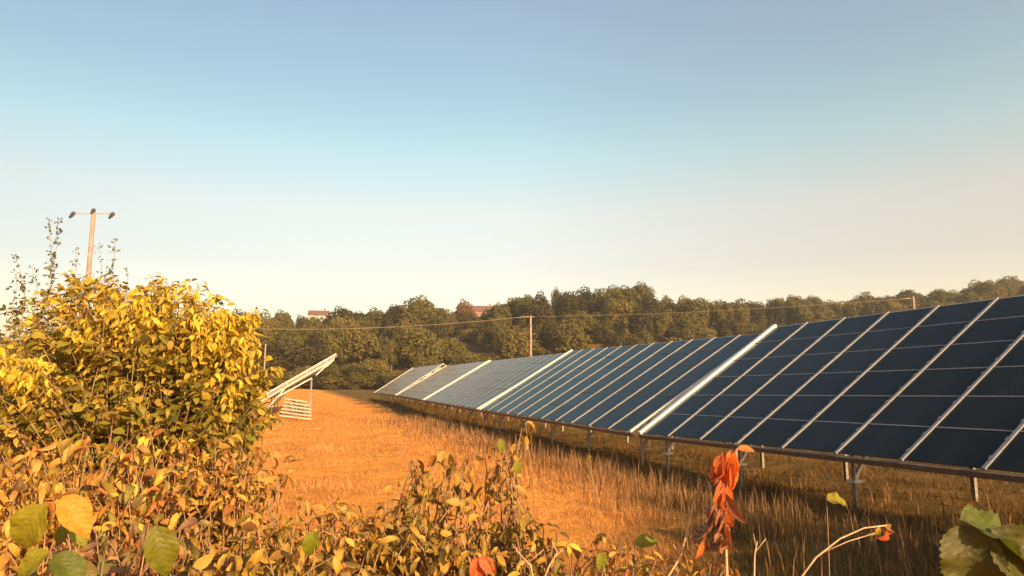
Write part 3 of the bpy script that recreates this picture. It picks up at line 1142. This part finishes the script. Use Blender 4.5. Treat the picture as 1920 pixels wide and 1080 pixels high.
shrub('bush', 'bright yellow arching sprays of long drooping leaves over the top of the golden bush', 'bush',
      [(345, 528, 3.85, 32, 14, .1), (400, 552, 3.8, 26, 12, .1), (455, 584, 3.75, 42, 15, .12), (290, 548, 3.8, 50, 18, .15), (190, 530, 3.85, 70, 16, .2), (250, 575, 3.65, 60, 25, .15),
       (430, 632, 3.6, 50, 22, .12), (482, 668, 3.6, 38, 16, .12), (515, 692, 3.6, 14, 10, .06), (400, 600, 3.65, 40, 20, .12), (130, 610, 3.6, 50, 25, .12), (438, 722, 3.5, 36, 22, .1), (512, 778, 3.4, 46, 9, .08), (35, 680, 3.4, 45, 35, .12)],
      70, 20, .060, [('narrow', 4), ('droop', 3), ('hook', 1)], L_spray, base=(-2.0, 3.9), parts=200, seed=21, droop=.7, tmin=.72, outw=.7, rad=.004)
shrub('bush', 'dull green and brown leafed bush under the golden crown, middle height', 'bush',
      [(150, 740, 3.6, 150, 60, .35), (320, 760, 3.6, 140, 60, .35), (440, 790, 3.5, 95, 50, .3), (60, 760, 3.6, 80, 70, .35)],
      190, 22, .052, [('oval', 3), ('round', 5), ('droop', 2), ('crumple', 1)], L_olive, base=(-2.0, 3.7), parts=240, seed=2, droop=.45)
shrub('bush', 'olive green bush at the very frame edge beneath the dark spires', 'bush',
      [(45, 610, 4.6, 80, 60, .4), (20, 700, 4.4, 70, 70, .4), (95, 560, 4.7, 40, 35, .3)],
      50, 18, .055, [('oval', 3), ('round', 2), ('droop', 1)], L_green, base=(-3.4, 4.7), parts=150, seed=3, droop=.35)
shrub('bush', 'yellow patch of leaves low at the frame edge below the olive green bush', 'bush',
      [(25, 690, 3.6, 45, 45, .15)], 16, 14, .055, GK, L_gold, base=(-2.75, 3.65), parts=70, seed=4)
HK = [('droop', 4), ('hook', 4), ('crumple', 1.5), ('narrow', 1), ('oval', .6)]
shrub('shrub', 'thicket of hanging tan curled leaves at the frame edge above the broad green leaf', 'shrub',
      [(70, 870, 2.7, 110, 60, .25), (150, 850, 2.7, 100, 50, .25), (40, 930, 2.5, 80, 60, .2)], 48, 12, .085, HK, L_tan, parts=200, seed=5, droop=.6)
shrub('shrub', 'reddish brown shrub below the middle of the golden bush', 'shrub',
      [(270, 850, 2.9, 110, 60, .25), (330, 900, 2.7, 90, 50, .25), (230, 920, 2.6, 80, 50, .2)], 52, 14, .065, [('crumple', 3), ('droop', 3), ('oval', 2), ('narrow', 1)], L_red, parts=200, seed=6, droop=.4)
shrub('shrub', 'orange and tan shrub reaching toward the grass right below the end-on panel table', 'shrub',
      [(440, 850, 3.0, 90, 50, .25), (500, 880, 2.9, 55, 50, .2), (420, 900, 2.8, 80, 45, .2)], 48, 14, .065, [('crumple', 2), ('droop', 3), ('oval', 3), ('hook', 1)], L_tan, parts=200, seed=7, droop=.4)
shrub('shrub', 'dark tangled shrub at the bottom edge between the broad green leaves', 'shrub',
      [(240, 1030, 2.1, 110, 70, .2), (120, 1050, 2.0, 90, 50, .2), (330, 1010, 2.2, 70, 60, .2)], 46, 12, .065, HK, L_dark, parts=150, seed=8, droop=.5)
shrub('shrub', 'mixed brown and yellow shrub at the bottom edge left of the scarlet leaf', 'shrub',
      [(480, 990, 2.3, 90, 60, .2), (560, 1040, 2.1, 100, 50, .2), (420, 1060, 2.0, 80, 40, .2), (690, 1050, 2.1, 80, 40, .2)], 56, 12, .07, HK + [('oval', 2)], L_mid, parts=200, seed=9, droop=.5)
shrub('shrub', 'dull olive shrub around the scarlet leaf at the bottom edge', 'shrub',
      [(830, 960, 2.4, 90, 50, .2), (860, 1030, 2.2, 110, 50, .2), (760, 1010, 2.3, 60, 50, .2)], 50, 12, .06, [('narrow', 2), ('droop', 3), ('oval', 2), ('hook', 1)], L_mid, parts=180, seed=10, droop=.4)
SK = [('droop', 4), ('hook', 3), ('oval', 1)]
shrub('sapling', 'leafy sapling with curled tan leaves, leftmost of the three before the orange field', 'plant',
      [(765, 885, 2.6, 40, 50, .12)], 12, 9, .066, SK, L_tan, parts=120, seed=11, droop=.7, group='saplings before the field')
shrub('sapling', 'middle sapling of curled tan leaves before the orange field', 'plant',
      [(850, 880, 2.55, 40, 48, .12)], 11, 9, .066, SK, L_tan, parts=120, seed=12, droop=.7, group='saplings before the field')
shrub('sapling', 'tallest sapling of curled leaves before the field, tip against the panel row', 'plant',
      [(935, 880, 2.5, 40, 50, .12), (975, 815, 2.5, 14, 25, .05)], 13, 9, .066, SK, L_tan, parts=120, seed=13, droop=.7, group='saplings before the field')
shrub('sapling', 'low straggling plant with brown leaves at the bottom edge right of the scarlet leaf', 'plant',
      [(1010, 1050, 2.1, 80, 40, .2), (1110, 1065, 2.0, 60, 30, .15)], 20, 9, .05, [('narrow', 2), ('droop', 2), ('oval', 1)], L_red, parts=120, seed=14, droop=.3)


TK = [('narrow', 3), ('droop', 3), ('hook', 1.5), ('crumple', 2), ('oval', 1)]
for q, (lab, bl, nb, mt) in enumerate((
        ('low tan tangle of stems and leaves left of the leftmost sapling, before the orange field', [(640, 985, 2.4, 70, 45, .2), (590, 960, 2.5, 50, 35, .2)], 40, L_tan),
        ('dark olive tangle below the leftmost sapling', [(735, 970, 2.4, 60, 45, .2), (780, 1000, 2.3, 60, 40, .2)], 40, L_mid),
        ('brown tangle of leaves below the tallest sapling', [(950, 985, 2.4, 60, 45, .2), (1000, 1010, 2.2, 50, 35, .2)], 38, L_mid),
        ('sparse russet tangle at the bottom edge left of the withered plant', [(1130, 1040, 2.1, 60, 30, .2), (1210, 1062, 2.0, 60, 22, .15)], 28, L_red),
        ('thin brown stems and leaves at the bottom edge below the withered plant', [(1330, 1070, 2.0, 70, 18, .15)], 16, L_tan))):
    shrub('shrub', lab, 'shrub', bl, nb, 11, .052, TK, mt, parts=120, seed=30 + q, droop=.4)


def big_leaf(label, px, py, Y, size, dirn, nrm, mat, kind='big', stem_to=None, name='leaf_sprig', cat='leaf', more=()):
    """a single large leaf (or a few) on its own stalk rising from the ground"""
    c = at(px, py, Y)
    s = stem_to or (c.x + R.uniform(-.12, .12), c.y + .06)
    b = Vector((s[0], s[1], gz(*s)))
    o = empty(name, b, label, cat)
    MB().tube([b, b.lerp(c, .5) + Vector((.02, .02, .05)), b.lerp(c, .85) + Vector((.01, .01, .03)), c], [.003, .0022, .0016, .001], 5).build('stem', M_brown, o, b, True)
    for (off, sz, dr, nm, mt) in ((Vector((0, 0, 0)), size, dirn, nrm, mat),) + tuple(more):
        D, N = np.array([dr], float), np.array([nm], float)
        Rm = frames(D, N)[0]
        m4 = Matrix.Identity(4)
        for a in range(3):
            for q in range(3):
                m4[a][q] = float(Rm[a, q] * sz)
        m4.translation = c + off - b
        link('leaf', leaf_mesh(kind, mt), o, mat4=m4)
    return o


V3 = Vector
big_leaf('broad yellow-green leaf hanging at the frame edge, pointing down', 88, 945, 1.25, .12, (-.55, -.1, -.75), (.35, -.9, .45), L_lime)
big_leaf('broad bright yellow leaf folded downward right of the yellow-green leaf', 118, 930, 1.3, .10, (.6, -.15, -.6), (.3, -.8, .6), L_yel)
big_leaf('rounded green leaf at the very bottom corner below the yellow-green leaf', 95, 1035, 1.1, .075, (-.6, -.2, -.35), (.1, -.7, .75), L_lime, 'big',
         more=((V3((.0, .01, -.005)), .085, (.75, -.2, -.5), (.2, -.6, .8), L_fresh),))
big_leaf('long pointed green leaf hanging at the bottom, right of the dark tangled shrub', 290, 985, 1.6, .135, (.35, -.1, -.8), (.5, -.85, .3), L_fresh)
big_leaf('small pair of olive leaves over the dark tangled shrub', 135, 985, 1.5, .06, (-.5, -.2, -.5), (.1, -.8, .5), L_fresh, 'big', more=((V3((0, 0, 0)), .06, (.6, -.2, -.6), (.2, -.8, .5), L_lime),))
big_leaf('squarish yellow leaf at the bottom among brown shrubs', 590, 995, 1.9, .085, (-.2, -.1, -.8), (.2, -.95, .3), L_lime)
big_leaf('scarlet leaf at the bottom edge below the saplings', 892, 1045, 1.9, .08, (.1, -.1, -.9), (.2, -.95, .3), L_scar, more=((V3((.01, 0, 0)), .07, (.7, -.1, -.6), (.2, -.9, .3), L_scar),))
big_leaf('lime green leaf low on the tallest sapling', 968, 862, 2.42, .06, (.15, -.1, -.9), (.2, -.95, .3), L_lime, 'oval', stem_to=(0.0, 2.5))
big_leaf('lime green leaf near the top of the tallest sapling', 936, 822, 2.42, .055, (.3, -.1, -.8), (.2, -.95, .3), L_lime, 'oval', stem_to=(-.03, 2.5))
big_leaf('single lime green leaf before the shaded grass below the panel row', 1105, 852, 2.4, .04, (.2, -.1, -.9), (.4, -.95, .3), L_lime, 'droop')
big_leaf('single large curled tan leaf high on a bare stalk before the panel row', 985, 792, 2.5, .075, (.75, -.1, .15), (0, -.5, .8), L_tan, 'hook')
big_leaf('pale ribbed leaf standing alone in the grass below the near panel table', 1550, 938, 2.0, .07, (.9, -.15, .12), (-.05, -.55, .85), L_lime, 'bramble')
big_leaf('lime leaf at the bottom edge below the lone twig', 1125, 1035, 1.8, .06, (.1, -.1, -.8), (.2, -.95, .3), L_lime)
big_leaf('pale yellow star-shaped leaf cluster near the bottom right of the scarlet leaf', 1065, 1020, 1.8, .05, (.8, -.1, -.2), (.1, -.8, .6), L_gold, 'narrow',
         more=((V3((0, 0, 0)), .045, (-.6, -.1, .1), (.1, -.8, .6), L_gold), (V3((0, 0, 0)), .04, (.2, -.1, -.8), (.1, -.8, .6), L_gold)))
big_leaf('yellow-green folded leaf in the grass right of the lone twig', 1190, 1020, 1.9, .075, (.8, -.1, .25), (.0, -.8, .6), L_lime)
big_leaf('large serrated green bramble leaf cluster in the bottom corner before the panel row', 1800, 975, .95, .12, (.9, -.15, -.25), (-.1, -.35, .9), L_fresh, 'bramble',
         stem_to=(.95, .9), name='bramble_sprig', cat='plant',
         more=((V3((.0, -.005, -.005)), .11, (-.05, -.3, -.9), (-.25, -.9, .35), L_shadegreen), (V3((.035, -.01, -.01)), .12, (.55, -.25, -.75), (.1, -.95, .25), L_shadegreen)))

# withered orange plant
c0 = at(1365, 845, 1.7)
bb = Vector((c0.x - .02, 1.72, gz(c0.x, 1.72)))
wp = empty('withered_plant', bb, 'withered orange-red plant hanging in shreds before the near panel table', 'plant')
MB().tube([bb, at(1362, 1050, 1.7), at(1358, 940, 1.7), at(1375, 850, 1.7)], [.005, .004, .003, .002], 5).build('stem', M_twig, wp, bb, True)
rag = [(1378, 846, .10, (-.25, -.05, -1), (.3, -.9, .2), L_rag, 'crumple'), (1356, 852, .09, (-.08, 0, -1), (-.5, -.9, .2), L_rag, 'oval'), (1368, 850, .095, (-.1, -.1, -1), (.05, -.95, .2), L_rag, 'droop'), (1380, 842, .05, (.8, 0, .1), (0, -.8, .5), L_rag, 'narrow')]
gr = random.Random(4)
for q in range(16):      # bright shreds at the top
    t = q / 15
    rag.append((1376 - 26 * gr.random() - 10 * t, 846 + 34 * t + gr.uniform(-3, 3), gr.uniform(.035, .065), (gr.uniform(-.5, .35), gr.uniform(-.4, .1), -1), (gr.uniform(-.8, .8), -.8, gr.uniform(-.2, .5)), L_rag, gr.choice(['crumple', 'droop', 'oval', 'hook'])))
for q in range(24):      # dull pinkish shreds below
    t = q / 23
    rag.append((1362 + gr.uniform(-22, 14), 895 + 110 * t, gr.uniform(.04, .085), (gr.uniform(-.35, .3), gr.uniform(-.3, .1), -1), (gr.uniform(-.9, .9), -.7, gr.uniform(-.2, .4)), gr.choice([L_pink, L_pink, L_rag]), gr.choice(['narrow', 'droop', 'narrow', 'crumple'])))
for q in range(7):       # a side strand
    t = q / 6
    rag.append((1345 - 28 * t + gr.uniform(-4, 4), 955 + 60 * t, gr.uniform(.03, .055), (gr.uniform(-.5, .2), 0, -1), (gr.uniform(-.8, .8), -.8, .2), L_rag if q > 5 else L_pink, gr.choice(['narrow', 'crumple', 'droop'])))
for (px, py, sz, dr, nm, mt, kd) in rag:
    sz *= 1.35
    c = at(px, py, 1.69)
    Rm = frames(np.array([dr], float), np.array([nm], float))[0]
    m4 = Matrix.Identity(4)
    for a in range(3):
        for q in range(3):
            m4[a][q] = float(Rm[a, q] * sz)
    m4.translation = c - bb
    link('leaf', leaf_mesh(kd, mt), wp, mat4=m4)


# bare twigs
def twig(label, pxs, Y, r, leaf=None, fork=()):
    P = [at(x, y, Y) for x, y in pxs]
    g = Vector((P[0].x, P[0].y, gz(P[0].x, P[0].y)))
    o = empty('twig', g, label, 'twig')
    pts = [g] + P
    MB().tube(pts, list(np.linspace(r, r * .45, len(pts))), 6).build('stem', M_twig, o, g, True)
    for f in fork:
        MB().tube([at(x, y, Y) for x, y in f], list(np.linspace(r * .55, r * .25, len(f))), 5).build('shoot', M_twig, o, g, True)
    if leaf:
        for (px, py, sz, dr, nm, mt, kd) in leaf:
            Rm = frames(np.array([dr], float), np.array([nm], float))[0]
            m4 = Matrix.Identity(4)
            for a in range(3):
                for q in range(3):
                    m4[a][q] = float(Rm[a, q] * sz)
            m4.translation = at(px, py, Y) - g
            link('leaf', leaf_mesh(kd, mt), o, mat4=m4)
    return o


twig('arching bare twig ending in a withered red leaf, left of the bramble leaf', [(1500, 1085), (1530, 1045), (1575, 1010), (1620, 990), (1662, 985)], 1.6, .003,
     [(1660, 984, .065, (.3, 0, -.8), (.2, -.9, .3), L_orange, 'crumple'), (1655, 985, .06, (.8, 0, -.3), (.2, -.9, .3), L_red, 'crumple'), (1650, 985, .05, (-.3, 0, -.7), (.2, -.9, .3), L_red, 'crumple')],
     [[(1545, 1035), (1590, 1015), (1640, 1000)]])
twig('upright forked bare twig right of the withered orange plant', [(1414, 1085), (1415, 1040), (1420, 1015)], 1.7, .003, None, [[(1416, 1035), (1436, 1010)], [(1418, 1025), (1412, 1000)]])
twig('forked bare twig at the bottom left of the yellow-green folded leaf', [(1000, 1085), (995, 1060), (970, 1035)], 1.8, .003, None, [[(990, 1055), (1020, 1030)], [(980, 1045), (960, 1020)]])
twig('leaning bare twig right of the bottom forked twig', [(1020, 1085), (1030, 1060), (1045, 1035), (1035, 1015)], 1.8, .003, None, [[(1038, 1048), (1055, 1030)]])
twig('dry leaning twig at the foot of the withered orange plant', [(1250, 1085), (1275, 1045), (1290, 990), (1300, 940)], 1.75, .0035, None, [[(1275, 1045), (1262, 1020)], [(1286, 1010), (1300, 985)]])

# dark flower spires above the bushes
SPIRES = [((92, 412), (96, 530), 'tallest dark seed spire, straight, left of its leaning twin'), ((110, 408), (97, 520), 'dark seed spire leaning beside the tallest straight spire'),
          ((143, 465), (139, 530), 'short dark spire just left of the crossarm pole'), ((218, 447), (204, 530), 'dark spire leaning away on the other side of the crossarm pole'),
          ((27, 476), (46, 550), 'thin spire bending inward near the frame edge'), ((31, 508), (24, 575), 'short thick spire nearest the frame edge'),
          ((58, 498), (70, 545), 'broad-leaved short spire between the edge spires and the tallest'), ((186, 456), (189, 530), 'faint sparse spire right behind the crossarm pole'),
          ((238, 500), (236, 545), 'tiny thin spire farthest along the bush top')]
for (tx, ty), (bx, by), lab in SPIRES:
    Y = 4.5
    T, B = at(tx, ty, Y), at(bx, by, Y)
    g = Vector((B.x, Y, gz(B.x, Y)))
    o = empty('seed_spire', g, lab, 'plant', 'dark seed spires')
    MB().tube([g, B, B.lerp(T, .5) + Vector((.01, 0, 0)), T], [.005, .0022, .0014, .0008], 5).build('stem', M_brown, o, g, True)
    L = (T - B).length
    n = max(8, int(L / .008))
    gg = np.random.default_rng(int(tx))
    tt = gg.random(n) ** .8
    P = np.array([ipos(B.lerp(T, float(t))) for t in tt]) + gg.normal(0, .012, (n, 3)) * np.array([1, 1, .6])
    cl = (np.sin(tt * L * 70 + tx) > -.2) | (tt > .88) | (tt < .3)
    P, tt = P[cl], tt[cl]
    n = len(P)
    S = gg.uniform(.018, .034, n) * (1.45 - .6 * tt) * (.6 if 'sparse' in lab or 'tiny' in lab else 1)
    Rm = frames(gg.normal(0, 1, (n, 3)) + np.array([0, 0, .3]), gg.normal(0, 1, (n, 3)))
    V, Fc = bake_leaves(P - ipos(g), Rm, S, np.array(['oval'] * n), ['oval'])
    f = link('seed_heads', mesh_from('seed_heads', V, Fc, L_spire, True), o)
    f['kind'] = 'stuff'

# ------------------------------------------------------------------ grass
def blade_mat(name, stops, transl=.3):
    m, n, l, p = material(name)
    gm = n.new('ShaderNodeNewGeometry')
    tc = n.new('ShaderNodeTexCoord')
    ff, nz = field_factor(n, l, tc.outputs['Object'])
    ra, rb = ramp_node(n, STRAW), ramp_node(n, ROUGH)
    n4 = n.new('ShaderNodeTexNoise')
    n4.inputs['Scale'].default_value = .9
    n4.inputs['Detail'].default_value = 6
    l.new(tc.outputs['Object'], n4.inputs['Vector'])
    pf = n.new('ShaderNodeMapRange')
    pf.inputs[1].default_value, pf.inputs[2].default_value = .32, .68
    pf.inputs[3].default_value, pf.inputs[4].default_value = -.45, .45
    l.new(n4.outputs[0], pf.inputs[0])
    ad = n.new('ShaderNodeMath')
    ad.operation = 'ADD'
    l.new(gm.outputs['Random Per Island'], ad.inputs[0])
    l.new(pf.outputs[0], ad.inputs[1])
    l.new(ad.outputs[0], ra.inputs[0])
    l.new(ad.outputs[0], rb.inputs[0])
    mx = n.new('ShaderNodeMix')
    mx.data_type = 'RGBA'
    l.new(ff, mx.inputs[0])
    l.new(rb.outputs[0], mx.inputs[6])
    l.new(ra.outputs[0], mx.inputs[7])
    l.new(mx.outputs[2], p.inputs['Base Color'])
    p.inputs['Roughness'].default_value = .7
    p.inputs['Specular IOR Level'].default_value = .2
    t = n.new('ShaderNodeBsdfTranslucent')
    l.new(mx.outputs[2], t.inputs['Color'])
    ms = n.new('ShaderNodeMixShader')
    ms.inputs[0].default_value = transl
    l.new(p.outputs[0], ms.inputs[1])
    l.new(t.outputs[0], ms.inputs[2])
    l.new(ms.outputs[0], n['Material Output'].inputs['Surface'])
    return m


def blades(X, Y, H, W, lean, g):
    n = len(X)
    Z = ground_z(X, Y) - .02
    ph = g.uniform(0, 2 * np.pi, n)
    lx, ly = np.cos(ph) * lean * H, np.sin(ph) * lean * H
    wx, wy = -np.sin(ph + g.normal(0, .6, n)) * W, np.cos(ph) * W
    V = np.zeros((n, 5, 3))
    V[:, 0] = np.stack([X - wx, Y - wy, Z], 1)
    V[:, 1] = np.stack([X + wx, Y + wy, Z], 1)
    V[:, 2] = np.stack([X + lx * .35 + wx * .7, Y + ly * .35 + wy * .7, Z + H * .6], 1)
    V[:, 3] = np.stack([X + lx * .35 - wx * .7, Y + ly * .35 - wy * .7, Z + H * .6], 1)
    V[:, 4] = np.stack([X + lx, Y + ly, Z + H], 1)
    k = (np.arange(n) * 5)[:, None]
    tri = np.concatenate([k + np.array([[0, 1, 2]]), k + np.array([[0, 2, 3]]), k + np.array([[3, 2, 4]])], 1).reshape(-1, 3)
    return V.reshape(-1, 3), tri


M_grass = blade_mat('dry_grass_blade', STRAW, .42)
g = np.random.default_rng(3)
n = 520000
Yg = 2.3 * (62 / 2.3) ** g.random(n)
Xg = g.uniform(-1, 1, n) * (Yg * .84 + 1.2)
keep = ~((Xg < -.9 - .1 * Yg) & (Yg < 3.2))
clump = np.sin(Xg * 1.9 + np.sin(Yg * 1.3) * 2) * np.sin(Yg * 1.5 + np.sin(Xg) * 2)
keep &= g.random(n) < .62 + .38 * clump
Xg, Yg, clump = Xg[keep], Yg[keep], clump[keep]
n = len(Xg)
lowg = np.interp(Yg, [2, 11.84, 20.96, 31, 42, 62], [5.9, 2.25, -.98, -4.0, -7.2, -13.5])
H = g.uniform(.04, .12, n) * (1 + .45 * clump) * np.where(Xg > lowg - 2.2 + .6 * np.sin(Yg), 1.15, .8)
Wd = .0011 + .00030 * Yg
V, T = blades(Xg, Yg, H, Wd * g.uniform(.7, 1.3, n), g.uniform(.2, .9, n), g)
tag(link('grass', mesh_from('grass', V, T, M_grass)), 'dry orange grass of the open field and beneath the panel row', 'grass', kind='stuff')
# taller dry stalks in front of and under the row
n = 6000
Yt = 3.2 * (28 / 3.2) ** g.random(n)
low = np.interp(Yt, [2, 11.84, 20.96, 31, 42, 62], [5.9, 2.25, -.98, -4.0, -7.2, -13.5])
Xt = low + g.normal(-.9, .9, n)
H = g.uniform(.12, .42, n) * np.where(np.abs(Xt - low) < .7, .6, 1)
V, T = blades(Xt, Yt, H, .0022 + .0004 * Yt, g.uniform(.05, .35, n), g)
M_stalk = plain('brown_stalk', (.13, .068, .024), .85, 0, .5, 3)
tag(link('dry_weeds', mesh_from('dry_weeds', V, T, M_stalk)), 'tall brown weed stalks standing along the low edge of the panel row', 'weeds', kind='stuff')

# unseen bush added beside the camera to shade the near ground
tree(7.0, .6, 2.9, 3.8, SHRUB_ME['olive'][0], 'added unseen bush outside the frame that shades the near ground', None, 'shrub', 'shrub', False)
